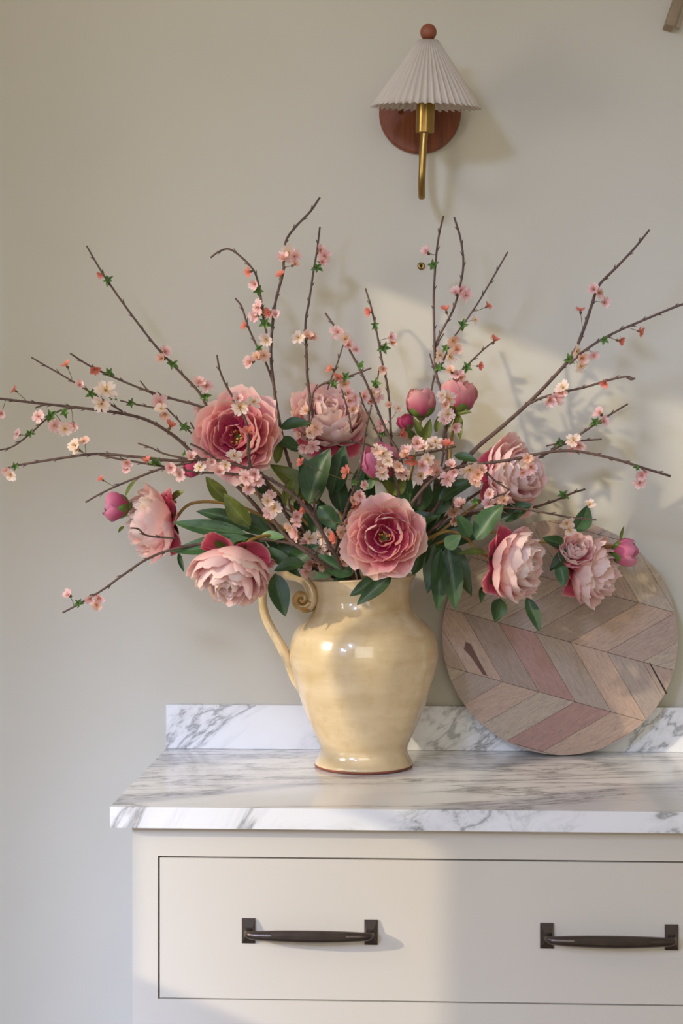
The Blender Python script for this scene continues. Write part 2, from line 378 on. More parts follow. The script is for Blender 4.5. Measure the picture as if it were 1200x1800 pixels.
# ---------------------------------------------------------------- round chevron board
bb = U(986, 1326, -.062); al = math.asin(.056 / .517); R = 205 * SC(-.035)
vv = Vector((0, math.sin(al), math.cos(al))); uu = Vector((1, 0, 0)); nn = Vector((0, -math.cos(al), math.sin(al)))
bc = Vector((bb.x, -.062, CT + .0028)) + vv * R
board = tag(empty('round_board', Vector((bb.x, -.055, CT))), 'large round wooden chevron serving board leaning on the wall beside the pitcher', 'board')
def clip(poly, c, n):
    out = []
    for i in range(len(poly)):
        a, b = poly[i], poly[(i + 1) % len(poly)]; da = (a - c).dot(n); db = (b - c).dot(n)
        if da <= 0: out.append(a)
        if da * db < 0: out.append(a + (b - a) * (da / (da - db)))
    return out
def slab(name, poly, f0, f1, m, parent, grain=None, bev=.0006):
    bm = bmesh.new(); uv = bm.loops.layers.uv.new('UVMap')
    top = [bm.verts.new(bc + uu * p.x + vv * p.y + nn * f1) for p in poly]
    bot = [bm.verts.new(bc + uu * p.x + vv * p.y + nn * f0) for p in poly]
    bm.faces.new(top); bm.faces.new(list(reversed(bot)))
    for i in range(len(poly)):
        j = (i + 1) % len(poly); bm.faces.new((top[i], bot[i], bot[j], top[j]))
    bmesh.ops.recalc_face_normals(bm, faces=bm.faces)
    if grain:
        g, off = grain; q = Vector((-g.y, g.x))
        for f in bm.faces:
            for l in f.loops:
                d = l.vert.co - bc; p2 = Vector((d.dot(uu), d.dot(vv))); l[uv].uv = ((p2.dot(g) + off) * 8, (p2.dot(q) + off * 3) * 8)
    return obj(name, bm, m, parent)
circ = [Vector((math.cos(2 * PI * k / 96) * (R - .0025), math.sin(2 * PI * k / 96) * (R - .0025))) for k in range(96)]
slab('core', [p * 1.0 for p in circ], -.018, -.0022, M['edge'], board)
pxs = 1 / SC(-.035)
def bl(px, py): return Vector(((px - 986) * SC(-.035), (1123 - py) * SC(-.035) / math.cos(al) ))
s_dir = Vector((.965, -.262)).normalized(); s_n = Vector((-s_dir.y, s_dir.x))      # spine direction and its normal (upwards)
o1 = bl(949, 1219); BW = 98 / pxs; PW = 64.5 / pxs
cols = {0: [1, 5, 2, 0, 3, 4], 1: [4, 1, 2, 1, 3, 5, 1], 2: [1, 4, 3, 4, 0, 1], 3: [0, 5, 4, 1]}
circR = [Vector((math.cos(2 * PI * k / 72) * R, math.sin(2 * PI * k / 72) * R)) for k in range(72)]
rnd = random.Random(3)
for band in range(-3, 6):
    lo_, hi = band * BW, (band + 1) * BW                      # band 0 lies between spine 1 and spine 2
    sg = 1 if band % 2 == 0 else -1
    slant = (-1 if band % 2 == 0 else 1)                      # shift of s per unit of n
    for j in range(-9, 10):
        def pt(s, n):                                         # continuous zig-zag
            k = n - lo_; base = (0 if band % 2 == 0 else -BW)
            sh = (-(k) if band % 2 == 0 else -BW + k)
            return o1 + s_dir * (s + sh) + s_n * n
        e = .0005
        poly = [pt(j * PW + e, lo_ + e), pt((j + 1) * PW - e, lo_ + e), pt((j + 1) * PW - e, hi - e), pt(j * PW + e, hi - e)]
        poly0 = poly
        for k in range(72):
            a, b = circR[k], circR[(k + 1) % 72]; n = Vector(((a + b) / 2)).normalized()
            if not poly: break
            poly = clip(poly, a, n)
        if len(poly) < 3: continue
        ar = abs(sum(poly[i].x * poly[(i + 1) % len(poly)].y - poly[(i + 1) % len(poly)].x * poly[i].y for i in range(len(poly)))) / 2
        if ar < 2e-5: continue
        g = (poly0[3] - poly0[0]).normalized()
        ci = rnd.choice([0, 1, 1, 4, 5, 3])
        if band == -1 and j == 1: ci = 2
        if band == -1 and j == 2: ci = 3
        if band == -1 and j == 0: ci = 5
        if band == 0: ci = {-1: 4, 0: 2, 1: 1, 2: 3, 3: 1, -2: 3}.get(j, 0)
        if band == 1: ci = {0: 1, 1: 4, 2: 3, 3: 0}.get(j, 5)
        slab('plank', poly, -.0022, rnd.uniform(-.0003, .0003), M['wood%d' % ci], board, (g, rnd.uniform(0, 5)))
o = slab('knot', [bl(x, y) for x, y in ((822, 1133), (831, 1137), (845, 1165), (860, 1192), (852, 1190), (832, 1160), (819, 1146))], -.001, .0006, M['streak'], board); o['label'] = 'dark reddish streak in the wood'
o = slab('crack', [bl(x, y) for x, y in ((1140, 1168), (1142, 1168), (1170, 1219), (1168, 1222))], -.001, .0006, M['gap'], board); o['label'] = 'thin black split near the right edge'

# ---------------------------------------------------------------- wall sconce
LY = -.15; sl = SC(LY)
sb = U(748, 188, LY); axis = (U(752.5, 62, LY - .032) - U(748, 188, LY)).normalized()
lamp = tag(empty('wall_sconce', U(738, 197, WY)), 'wall sconce with pleated off-white shade, brass arm and round wooden backplate', 'wall lamp')
bp = U(738, 196, 0)
bm = bmesh.new(); lathe(bm, [(0, 0), (.092, 0), (.0945, .003), (.0945, .013), (.091, .0175), (0, .0175)], 64, frame(Vector((bp.x, WY - .0002, bp.z)), Vector((0, -1, 0))))
o = obj('backplate', bm, M['walnut'], lamp, smooth=False); o['label'] = 'round brown wooden backplate'
bm = bmesh.new()
p0 = U(702, 195, 0); lathe(bm, [(0, 0), (.004, 0), (.004, .008), (.0065, .012), (.0065, .018), (.004, .022), (0, .023)], 16, frame(Vector((p0.x, WY - .017, p0.z)), Vector((0, -1, 0))))
obj('switch_knob', bm, M['brass'], lamp, smooth=True)
bm = bmesh.new()
ap = [Vector((bp.x + .006, WY - .015, bp.z + .01)), Vector((bp.x + .006, -.024, bp.z - .01)), Vector((U(742, 260, -.03).x, -.035, U(742, 270, -.03).z)),
      Vector((U(741, 300, -.04).x, -.045, zpx(318, -.045))), Vector((U(741, 300, -.07).x, -.075, zpx(342, -.07))), Vector((U(741, 300, -.1).x, -.105, zpx(345, -.1))),
      Vector((U(741, 300, -.13).x, -.133, zpx(318, -.13))), Vector((U(743, 300, -.14).x, -.142, zpx(275, -.14))), U(746.5, 224, -.147)]
tube(bm, catmull(ap, 8), .0078, 14); obj('arm', bm, M['brass'], lamp, smooth=True)
fb = frame(sb, axis)
bm = bmesh.new(); lathe(bm, [(0, -.055), (.0195, -.055), (.0205, -.053), (.0205, .02), (0, .02)], 32, fb); o = obj('socket', bm, M['brass'], lamp, smooth=False)
bm = bmesh.new(); lathe(bm, [(0, .02), (.012, .022), (.013, .035), (.024, .06), (.022, .08), (0, .092)], 24, fb); obj('bulb', bm, M['bulb'], lamp, smooth=True)
bm = bmesh.new(); NP = 46; rings = []
H = 112 * sl; seg = NP * 6
for j in range(9):
    t = j / 8; ring = []
    for k in range(seg):
        ph = 2 * PI * k / seg; q = math.sin(NP * ph)
        q2 = q * (1 - .25 * q * q) * 1.33; r = (16.5 + (94 - 16.5) * t) * sl; am = .0012 + .0042 * t
        rr = r + q2 * am; z = H * (1 - t) + (.0025 * q * t ** 8 * -1)
        twist = .10 * t * math.sin(ph + 1)
        ring.append(bm.verts.new((rr * math.cos(ph), rr * math.sin(ph), z)))
    rings.append(ring)
for a, b in zip(rings[:-1], rings[1:]):
    for k in range(seg): bm.faces.new((a[k], b[k], b[(k + 1) % seg], a[(k + 1) % seg]))
bmesh.ops.transform(bm, matrix=fb, verts=bm.verts)
o = obj('shade', bm, M['linen'], lamp, smooth=True); md = o.modifiers.new('thick', 'SOLIDIFY'); md.thickness = .0008
bm = bmesh.new(); lathe(bm, [(0, H - .003), (.0165, H - .003), (.0165, H - .0005), (0, H - .0005)], 24, fb); obj('cap', bm, M['brass'], lamp)
bm = bmesh.new(); bmesh.ops.create_uvsphere(bm, u_segments=32, v_segments=20, radius=14.3 * sl, matrix=fb @ Matrix.Translation((0, 0, H + 12.6 * sl)))
o = obj('finial', bm, M['ball'], lamp, smooth=True); o['label'] = 'brown wooden ball on top of the shade'

# small brass screw in the wall
sc = U(740, 468, WY)
bm = bmesh.new(); lathe(bm, [(0, 0), (.0085, 0), (.0088, .003), (.007, .0055), (.003, .006), (.0028, .0045), (0, .0042)], 20, frame(sc, Vector((0, -1, 0))))
scr = tag(obj('wall_screw', bm, M['brass'], smooth=True), 'small brass screw head in the wall below the sconce', 'screw')
bm = bmesh.new(); box(bm, sc.x - .0035, sc.x + .0035, WY - .0068, WY - .0045, sc.z - .0008, sc.z + .0008); box(bm, sc.x - .0008, sc.x + .0008, WY - .0068, WY - .0045, sc.z - .0035, sc.z + .0035)
o = obj('cross_slot', bm, M['gap'], scr); o['label'] = 'dark cross slot'

M['slatwood'] = simple('slat_wood', (150, 130, 104), .7, var=.15)
# slanting brown slat ends standing in for an unidentified object, top right corner
hs = tag(empty('corner_slat_ends', U(1200, 0, WY)), 'slanting brown slat ends standing in for an unidentified object at the top right corner of the wall', 'slats')
for (xa, ya, xb, yb, wd, yy) in ((1177, 44, 1212, -60, 15, -.02), (1191, 49, 1222, -40, 7, -.03)):
    a = U(xa, ya, yy); b = U(xb, yb, yy); t = (b - a).normalized(); q = Vector((t.z, 0, -t.x)); wv = wd / 2 * SC(yy)
    bm = bmesh.new(); fr = [a - q * wv, a + q * wv, b + q * wv, b - q * wv]
    v0 = [bm.verts.new(p) for p in fr]; v1 = [bm.verts.new(Vector((p.x, WY - .0005 if wd > 10 else -.021, p.z))) for p in fr]
    bm.faces.new(v0); bm.faces.new(list(reversed(v1)))
    for i in range(4): bm.faces.new((v0[i], v1[i], v1[(i + 1) % 4], v0[(i + 1) % 4]))
    bmesh.ops.recalc_face_normals(bm, faces=bm.faces); obj('slat', bm, M['slatwood'], hs)

# ================================================================ bouquet
RZ = vc.z + pz(1016)
def mouth(mx, my, up=0.0): return Vector((vc.x + .066 * mx, vc.y + .066 * my, RZ + up))
def into_vase(mx, my):
    return [mouth(mx, my, -.02), Vector((vc.x + .045 * mx, vc.y + .045 * my, RZ - .10)), Vector((vc.x - .03 * mx, vc.y - .03 * my, CT + .06))]

def leaf_bm(L, W, seed=0, fold=.35, bend=.25):
    r = random.Random(seed); bm = bmesh.new(); uv = bm.loops.layers.uv.new('UVMap'); nu, nv = 6, 10; g = []
    wob = r.uniform(-.06, .06)
    for j in range(nv + 1):
        v = j / nv; w_ = W / 2 * (math.sin(PI * v ** .85) ** .8 if 0 < v < 1 else 0.02) * (1 - .12 * v)
        row = []
        for i in range(nu + 1):
            u = i / nu * 2 - 1
            x = u * w_ + wob * L * math.sin(PI * v); z = fold * w_ * abs(u) ** 1.3 - bend * L * v * v * .5 + .03 * W * math.sin(9 * v + 3 * u) * abs(u)
            row.append(bm.verts.new((x, v * L, z)))
        g.append(row)
    for j in range(nv):
        for i in range(nu):
            f = bm.faces.new((g[j][i], g[j][i + 1], g[j + 1][i + 1], g[j + 1][i])); f.smooth = True
            for l, (a, b) in zip(f.loops, ((i, j), (i + 1, j), (i + 1, j + 1), (i, j + 1))): l[uv].uv = (a / nu, b / nv)
    return bm
LN = [0]
def leaf(parent, base, tip, wpx, Y, mat='leaf', Yt=None, name='leaf', face=None):
    LN[0] += 1; r = random.Random(LN[0])
    a = U(base[0], base[1], Y); b = U(tip[0], tip[1], Y - .02 if Yt is None else Yt)
    L = (b - a).length; t = (b - a).normalized()
    n = face or Vector((r.uniform(-.35, .35), -1, r.uniform(0.1, .7))); n = (n - t * n.dot(t)).normalized(); x = t.cross(n)
    bm = leaf_bm(L, wpx * SC(Y), LN[0], bend=r.uniform(.05, .3))
    m = Matrix((x, t, n)).transposed().to_4x4(); m.translation = a
    bmesh.ops.transform(bm, matrix=m, verts=bm.verts)
    return obj(name, bm, M[mat], parent, smooth=True)

def petal_obj(parent, m, L, W, th0, th1, cup, ruf, seed, cin, cout, r0=.0, notch=.07, nu=10, nv=9, name='petal', edge=None, kv=1.35, inner=None):
    r = random.Random(seed); bm = bmesh.new(); uv = bm.loops.layers.uv.new('UVMap'); cl_ = bm.verts.layers.float_color.new('Col')
    ci2 = bm.verts.layers.float_color.new('InnerCol')
    ph, ph2, fr = r.uniform(0, 6.28), r.uniform(0, 6.28), r.uniform(1.4, 2.6)
    nt = [r.uniform(0, 1) for _ in range(nu + 1)]; g = []
    lat = r.uniform(-.12, .12)
    for j in range(nv + 1):
        row = []
        for i in range(nu + 1):
            u = i / nu * 2 - 1; v = j / nv
            ve = v * (1 - .20 * u * u - notch * nt[i] * v ** 5)
            # integrate centre line
            n_ = 8; rr = r0; zz = 0
            for s in range(n_):
                q = (s + .5) / n_ * ve; th = math.radians(th0 + (th1 - th0) * q); rr += math.sin(th) * ve * L / n_; zz += math.cos(th) * ve * L / n_
            th = math.radians(th0 + (th1 - th0) * ve)
            w_ = W * (.16 + .84 * min(1, ve / .62) ** .75) * math.sqrt(max(.12, 1 - max(0, (ve - .62) / .5) ** 2))
            a = cup * u; y = w_ * math.sin(a) / cup; inn = w_ * (1 - math.cos(a)) / cup
            d = ruf * W * v * v * (math.sin(fr * u * 2 + ph) + .5 * math.sin(fr * 4.3 * u + ph2))
            inn += d
            x = rr - math.cos(th) * inn; z = zz + math.sin(th) * inn
            vt = bm.verts.new((x, y + lat * L * v * v, z)); row.append(vt)
            k = min(1, max(0, v * kv - .10 + .12 * (nt[i] - .5))); k = k * k * (3 - 2 * k)
            c = [cin[q] * (1 - k) + cout[q] * k for q in range(3)]
            if edge: e = max(0, (v - .86) / .14) * .6; c = [c[q] * (1 - e) + edge[q] * e for q in range(3)]
            vt[cl_] = (*c, 1)
            if inner:
                k2 = max(0, v - .25) / .75; k2 = k2 ** inner[1]; c = [inner[0][q] * (1 - k2) + c[q] * k2 for q in range(3)]
            vt[ci2] = (*c, 1)
        g.append(row)
    for j in range(nv):
        for i in range(nu):
            f = bm.faces.new((g[j][i], g[j][i + 1], g[j + 1][i + 1], g[j + 1][i]))
            for l, (a, b) in zip(f.loops, ((i, j), (i + 1, j), (i + 1, j + 1), (i, j + 1))): l[uv].uv = (a / nu, b / nv)
    bmesh.ops.transform(bm, matrix=m, verts=bm.verts)
    return obj(name, bm, M['petal'], parent, smooth=True)

CB = dict(mag=lin((206, 50, 112)), deep=lin((228, 96, 130)), pink=lin((246, 174, 180)), blush=lin((254, 214, 207)), peach=lin((253, 216, 200)),
          pale=lin((255, 230, 222)), lav=lin((238, 176, 204)), red=lin((204, 60, 88)), white=lin((255, 243, 238)))
def head_mesh(m, R):
    bm = bmesh.new(); bmesh.ops.create_uvsphere(bm, u_segments=14, v_segments=8, radius=R * .17, matrix=m @ Matrix.Diagonal((1, 1, .8, 1)))
    return bm
SEED = [100]
def bloom(root, Pc, dirv, Rr, kind, roll=0, hue=0):
    m0 = frame(Pc - dirv.normalized() * Rr * (.32 if kind == 'open' else .45), dirv, roll)
    hd = obj('flower_head', head_mesh(m0, Rr), M['sepal'], root, smooth=True)
    if kind == 'open':
        lay = [(8, 1.28, .60, 98, 54, .8, 'pink', 'pale', .07), (8, 1.24, .58, 95, 34, 1.0, 'pink', 'peach', .06), (7, 1.2, .56, 92, 12, 1.15, 'pink', 'blush', .05),
               (6, 1.16, .54, 88, -12, 1.2, 'deep', 'blush', .05), (5, 1.0, .44, 84, -26, 1.1, 'deep', 'blush', .07), (4, .66, .36, 60, -24, 1.0, 'mag', 'pink', .10), (3, .45, .26, 40, -20, .8, 'mag', 'deep', .12)]
    elif kind == 'dome':
        lay = [(5, .98, .56, 118, 74, .8, 'red', 'deep', .05), (7, 1.30, .56, 106, 16, 1.0, 'mag', 'blush', .05), (8, 1.36, .50, 98, -2, 1.1, 'pink', 'pale', .05),
               (8, 1.32, .46, 84, -8, 1.1, 'pink', 'pale', .06), (7, 1.26, .42, 68, -14, 1.1, 'lav', 'white', .06), (7, 1.18, .36, 50, -16, 1.1, 'pink', 'pale', .07),
               (5, 1.1, .32, 32, -14, 1.0, 'lav', 'white', .08), (4, 1.02, .26, 14, -8, 1.0, 'pink', 'white', .09)]
    for li, (n, L, W, a, b, cup, c0, c1, rf) in enumerate(lay):
        for k in range(n):
            SEED[0] += 1; r = random.Random(SEED[0])
            ph = 2 * PI * (k + .5 * (li % 2)) / n + r.uniform(-.16, .16) + li * .37
            ci = [CB[c0][q] * r.uniform(.9, 1.08) for q in range(3)]; co = [min(1, CB[c1][q] * r.uniform(.92, 1.04)) for q in range(3)]
            s = r.uniform(.9, 1.08)
            petal_obj(hd, m0 @ Matrix.Rotation(ph, 4, 'Z'), L * Rr * s, W * Rr * r.uniform(.92, 1.1), a + r.uniform(-6, 6), b + r.uniform(-12, 12), cup * r.uniform(.7, 1.15), rf, SEED[0], ci, co,
                      r0=Rr * .05, notch=.07, nu=12, edge=CB['pale'], kv=(.85 if kind == 'dome' and li == 0 else 1.35),
                      inner=((CB['mag'] if li > 1 else CB['deep'], 1.4 if li < 3 else 2.2) if kind == 'open' else (CB['deep'], .7)))
    if kind == 'open':
        bm = bmesh.new()
        for k in range(14):
            r = random.Random(k); a = r.uniform(0, 6.28); q = r.uniform(.02, .13) * Rr
            b = Vector((q * math.cos(a), q * math.sin(a), .05 * Rr)); t = Vector((q * 1.5 * math.cos(a), q * 1.5 * math.sin(a), Rr * r.uniform(.25, .36)))
            tube(bm, [m0 @ b, m0 @ t], Rr * .012, 5)
            bmesh.ops.create_uvsphere(bm, u_segments=6, v_segments=5, radius=Rr * .025, matrix=Matrix.Translation(m0 @ t))
        obj('stamens', bm, M['stamen'], hd)['kind'] = 'stuff'
    for k in range(5):      # sepals behind
        SEED[0] += 1; r = random.Random(SEED[0])
        petal_obj(hd, m0 @ Matrix.Rotation(2 * PI * k / 5 + .3, 4, 'Z'), Rr * .6, Rr * .16, 125, 80, .6, .02, SEED[0], lin((92, 112, 44)), lin((120, 140, 60)), r0=Rr * .08, notch=0, nu=4, nv=5, name='sepal').data.materials[0] = M['sepal']
    return m0.translation - dirv.normalized() * Rr * .12

def bud(root, Pc, dirv, Rr, seed, c0='mag', c1='blush', closed=1.0, name='flower_bud'):
    m0 = frame(Pc - dirv.normalized() * Rr * .95, dirv, seed)
    hd = obj(name, head_mesh(m0, Rr * 1.6), M['sepal'], root, smooth=True)
    for li, (n, L, W, a, b) in enumerate(((5, 2.35, 1.0, 88, -52), (4, 2.3, .9, 76, -48), (3, 2.1, .8, 60, -42))):
        for k in range(n):
            SEED[0] += 1; r = random.Random(SEED[0])
            petal_obj(hd, m0 @ Matrix.Rotation(2 * PI * (k + .5 * li) / n + r.uniform(-.1, .1), 4, 'Z'), L * Rr * r.uniform(.9, 1.05), W * Rr * .86, a, b * closed + r.uniform(-6, 8), 1.0, .03, SEED[0],
                      CB[c0], [min(1, CB[c1][q] * r.uniform(.85, 1.05)) for q in range(3)], r0=Rr * .06, notch=.06, nu=8, nv=8, kv=.72)
    for k in range(5):
        SEED[0] += 1
        petal_obj(hd, m0 @ Matrix.Rotation(2 * PI * k / 5 + .5, 4, 'Z'), Rr * 1.25, Rr * .42, 100, -10, .8, .02, SEED[0], lin((92, 112, 44)), lin((110, 130, 56)), r0=Rr * .12, notch=0, nu=4, nv=6, name='sepal').data.materials[0] = M['sepal']
    return m0.translation - dirv.normalized() * Rr * .1

def stem_tube(root, pts, r0, r1, name='stem', m='stem'):
    bm = bmesh.new(); pp = catmull(pts, 8); tube(bm, pp, lambda t: r0 + (r1 - r0) * t, 9)
    return obj(name, bm, M[m], root, smooth=True)

def peony(label, blooms, buds, path, mo, leaves, cat='flower', sub=()):
    """blooms: (px, py, Y, R px, dir, kind); path: px points from the flower base to the mouth"""
    root = empty('peony_stem', mouth(*mo)); root.location.z = CT + .06; root['_'] = 0; del root['_']
    tag(root, label, cat, 'peony stems in the pitcher')
    first = None
    for i, (px, py, Y, Rp, dv, kind) in enumerate(blooms):
        b = bloom(root, U(px, py, Y), Vector(dv), Rp * SC(Y), kind, roll=px * .37)
        if first is None: first = b
    for i, (px, py, Y, Rp, dv, c0, c1, jpx) in enumerate(buds):
        b = bud(root, U(px, py, Y), Vector(dv), Rp * SC(Y), px, c0, c1)
        if first is None: first = b
        elif jpx: stem_tube(root, [b] + [U(*q) for q in jpx], .0022, .003, name='side_stem')
    stem_tube(root, [first] + [U(*q) for q in path] + into_vase(*mo), .0032, .0042)
    for lf in leaves: leaf(root, *lf)
    return root

peony('large open pink peony with magenta heart, upper left of the bouquet',
      [(416, 768, -.27, 72, (-.12, -1, .12), 'open')], [(338, 822, -.26, 17, (-.8, -.3, 0), 'mag', 'deep', [(400, 838, -.25), (470, 880, -.22)])],
      [(455, 830, -.2), (520, 900, -.19), (590, 980, -.19)], (-.5, -.1),
      [((492, 752), (544, 741), 27, -.24), ((527, 792), (480, 772), 30, -.25), ((400, 882), (362, 838), 28, -.3, 'leafolive'), ((440, 925), (393, 868), 36, -.31, 'leafolive'),
       ((560, 885), (478, 812), 44, -.2, 'leafolive'), ((500, 890), (520, 835), 30, -.21, 'leafolive'), ((485, 815), (497, 770), 18, -.24, 'leafolive')])
peony('pale pink closed peony standing behind the dark upright leaves, top centre',
      [(578, 735, -.14, 70, (.1, -.75, .6), 'dome')], [], [(585, 850, -.16), (610, 950, -.18)], (-.3, .5),
      [((542, 885), (578, 788), 62, -.24, 'leaf'), ((583, 870), (605, 782), 44, -.22, 'leaf'), ((560, 880), (528, 800), 40, -.22, 'leaf'), ((600, 900), (588, 820), 36, -.2, 'leaf'),
       ((622, 868), (640, 810), 22, -.2, 'leafblue')])
peony('pink peony facing left with a closed bud beyond it, far left',
      [(266, 922, -.27, 68, (-.92, -.36, -.12), 'dome')], [(203, 890, -.29, 25, (-1, -.15, .05), 'mag', 'lav', [(232, 885, -.27), (262, 886, -.24), (310, 882, -.24)])],
      [(340, 884, -.25), (420, 890, -.24), (500, 930, -.22), (580, 985, -.2)], (-.8, .1),
      [((432, 938), (304, 912), 34, -.32, 'leafblue'), ((436, 946), (298, 962), 40, -.33, 'leafblue'), ((440, 930), (345, 897), 30, -.31, 'leaf'), ((445, 950), (340, 985), 30, -.31, 'leaf'), ((470, 935), (400, 905), 40, -.29, 'leaf'),
       ((220, 872), (240, 840), 9, -.28, 'leafolive'), ((218, 925), (208, 935), 7, -.3, 'leafolive'), ((314, 972), (324, 1004), 10, -.3, 'leaf'), ((300, 880), (322, 862), 16, -.26, 'leafolive'), ((480, 945), (520, 990), 44, -.27, 'leaf')])
peony('large pale peony hanging face down beside the pitcher handle, lower left',
      [(406, 1008, -.36, 74, (-.1, -.52, -.78), 'dome')], [],
      [(440, 950, -.33), (480, 942, -.3), (540, 960, -.26), (595, 990, -.22)], (-.7, -.5),
      [((535, 990), (482, 1000), 28, -.33), ((483, 1008), (502, 1083), 40, -.34), ((452, 948), (500, 940), 24, -.3, 'leaflight'), ((505, 985), (560, 958), 36, -.29, 'leaf'), ((468, 962), (530, 1010), 26, -.31, 'leaf')])
peony('open rose pink peony with crimson folds over the pitcher rim, front centre',
      [(676, 944, -.38, 65, (-.05, -1, .02), 'open')], [],
      [(668, 965, -.28), (660, 985, -.22)], (.2, -.6),
      [((662, 1012), (614, 1046), 24, -.35), ((688, 1012), (627, 1061), 30, -.36), ((588, 1002), (552, 1016), 20, -.26, 'leaflight'), ((560, 890), (592, 932), 36, -.25, 'leafblue'), ((620, 1005), (585, 1020), 16, -.26, 'leafblue'),
       ((700, 880), (712, 835), 26, -.22, 'leafblue'), ((560, 905), (545, 960), 26, -.24, 'leaf')])
peony('pink peony facing the camera below the thick rising branch, upper right',
      [(904, 838, -.21, 66, (.66, -.68, .12), 'dome')], [],
      [(845, 880, -.18), (780, 930, -.18), (710, 990, -.19)], (.6, .3),
      [((798, 800), (838, 808), 20, -.24), ((770, 880), (835, 838), 34, -.23), ((735, 900), (745, 835), 40, -.22, 'leaf'), ((760, 905), (790, 845), 44, -.2, 'leaf'), ((880, 915), (935, 885), 34, -.24, 'leaf'), ((710, 900), (722, 840), 24, -.22, 'leafblue'),
       ((850, 900), (905, 870), 30, -.2, 'leaf'), ((700, 905), (735, 860), 30, -.2, 'leaf')])
peony('pale pink peony facing right with crimson outer petals, lower right',
      [(908, 992, -.32, 67, (.88, -.42, -.14), 'dome')], [],
      [(838, 968, -.31), (818, 945, -.29), (780, 935, -.26), (720, 970, -.22)], (.8, -.3),
      [((765, 955), (750, 1042), 40, -.31), ((775, 965), (768, 1074), 34, -.32), ((785, 960), (800, 1072), 42, -.32), ((790, 950), (832, 1045), 38, -.3), ((745, 945), (725, 1010), 40, -.3), ((782, 962), (808, 942), 28, -.35, 'leaflight'),
       ((835, 950), (884, 886), 42, -.33, 'leafblue'), ((825, 945), (805, 905), 28, -.33, 'leafblue'), ((925, 1050), (948, 1111), 24, -.32), ((880, 1052), (873, 1093), 32, -.31), ((853, 970), (807, 971), 16, -.34, 'leafolive'),
       ((850, 1030), (846, 1058), 14, -.3, 'leaf'), ((700, 935), (770, 905), 40, -.26, 'leaf')])
peony('pink peony with a small bud reaching furthest right over the round board',
      [(1044, 1004, -.18, 62, (.85, -.4, -.28), 'dome'), (1012, 968, -.24, 34, (.1, -.8, .5), 'dome')], [(1100, 970, -.18, 25, (.95, -.25, .05), 'deep', 'lav', [(1075, 960, -.18), (1030, 965, -.2)])],
      [(985, 958, -.2), (930, 950, -.22), (850, 935, -.21), (760, 960, -.2)], (.9, .2),
      [((1010, 935), (1034, 889), 34, -.22, 'leafblue'), ((982, 990), (990, 1032), 26, -.25, 'leafblue'), ((995, 960), (955, 945), 24, -.23), ((1000, 965), (965, 1000), 24, -.24), ((1090, 950), (1096, 925), 6, -.19, 'leafolive')])
peony('upright closed pink peony bud right of the pale top peony',
      [], [(740, 706, -.17, 29, (.02, -.25, 1), 'mag', 'peach', None), (712, 742, -.14, 16, (-.4, -.1, 1), 'mag', 'deep', [(720, 770, -.15), (735, 790, -.16)])],
      [(733, 780, -.17), (715, 860, -.17), (690, 950, -.18)], (.1, .4),
      [((745, 775), (728, 735), 16, -.18, 'leafolive'), ((738, 778), (757, 738), 20, -.18, 'leafolive'), ((765, 760), (778, 722), 14, -.18, 'leafolive'), ((730, 775), (715, 752), 14, -.16, 'leafolive')])
peony('tallest closed pink peony bud, right of the other upright bud',
      [], [(806, 694, -.15, 33, (.1, -.3, 1), 'mag', 'peach', None)],
      [(795, 760, -.15), (780, 850, -.16), (720, 950, -.18)], (.4, .4),
      [((806, 728), (808, 772), 14, -.16, 'leafolive'), ((800, 728), (828, 724), 12, -.16, 'leafolive'), ((795, 730), (777, 760), 12, -.15, 'leafolive')])
peony('half open lavender pink bud above the front centre peony',
      [], [(668, 812, -.27, 34, (-.15, -.5, 1), 'mag', 'lav', None)],
      [(682, 870, -.25), (672, 950, -.22)], (.1, -.1),
      [((690, 868), (672, 842), 22, -.26, 'leafolive'), ((690, 870), (712, 838), 26, -.25, 'leafolive'), ((640, 860), (660, 835), 16, -.24, 'leaflight')])

roots = [o for o in bpy.data.objects if o.name.startswith('peony_stem')]
rl = random.Random(11)
for k, (bx, by, tx, ty, w_, y_, mt) in enumerate([(560, 960, 520, 860, 44, -.16, 'leaf'), (600, 960, 560, 880, 48, -.14, 'leaf'), (640, 960, 615, 860, 50, -.12, 'leaf'), (680, 960, 690, 850, 52, -.12, 'leaf'),
      (700, 950, 740, 850, 52, -.14, 'leaf'), (720, 970, 790, 870, 50, -.13, 'leaf'), (740, 980, 830, 900, 46, -.15, 'leaf'), (560, 1000, 470, 950, 44, -.2, 'leaf'), (540, 980, 440, 900, 44, -.19, 'leaf'),
      (590, 1010, 530, 950, 40, -.18, 'leaf'), (620, 1000, 590, 900, 40, -.16, 'leafblue'), (650, 900, 640, 800, 40, -.13, 'leaf'), (760, 960, 860, 930, 40, -.2, 'leaf'), (500, 900, 450, 850, 34, -.17, 'leafblue'),
      (700, 1000, 760, 940, 46, -.2, 'leaf'), (780, 900, 770, 830, 40, -.12, 'leaf'), (620, 1010, 560, 975, 34, -.3, 'leafblue'), (700, 860, 668, 838, 24, -.2, 'leafblue'), (470, 960, 395, 945, 38, -.26, 'leaf')]):
    leaf(roots[[0, 1, 1, 4, 4, 5, 5, 3, 2, 3, 4, 10, 6, 0, 6, 9, 4, 10, 2][k]], (bx, by), (tx, ty), w_, y_, mt)

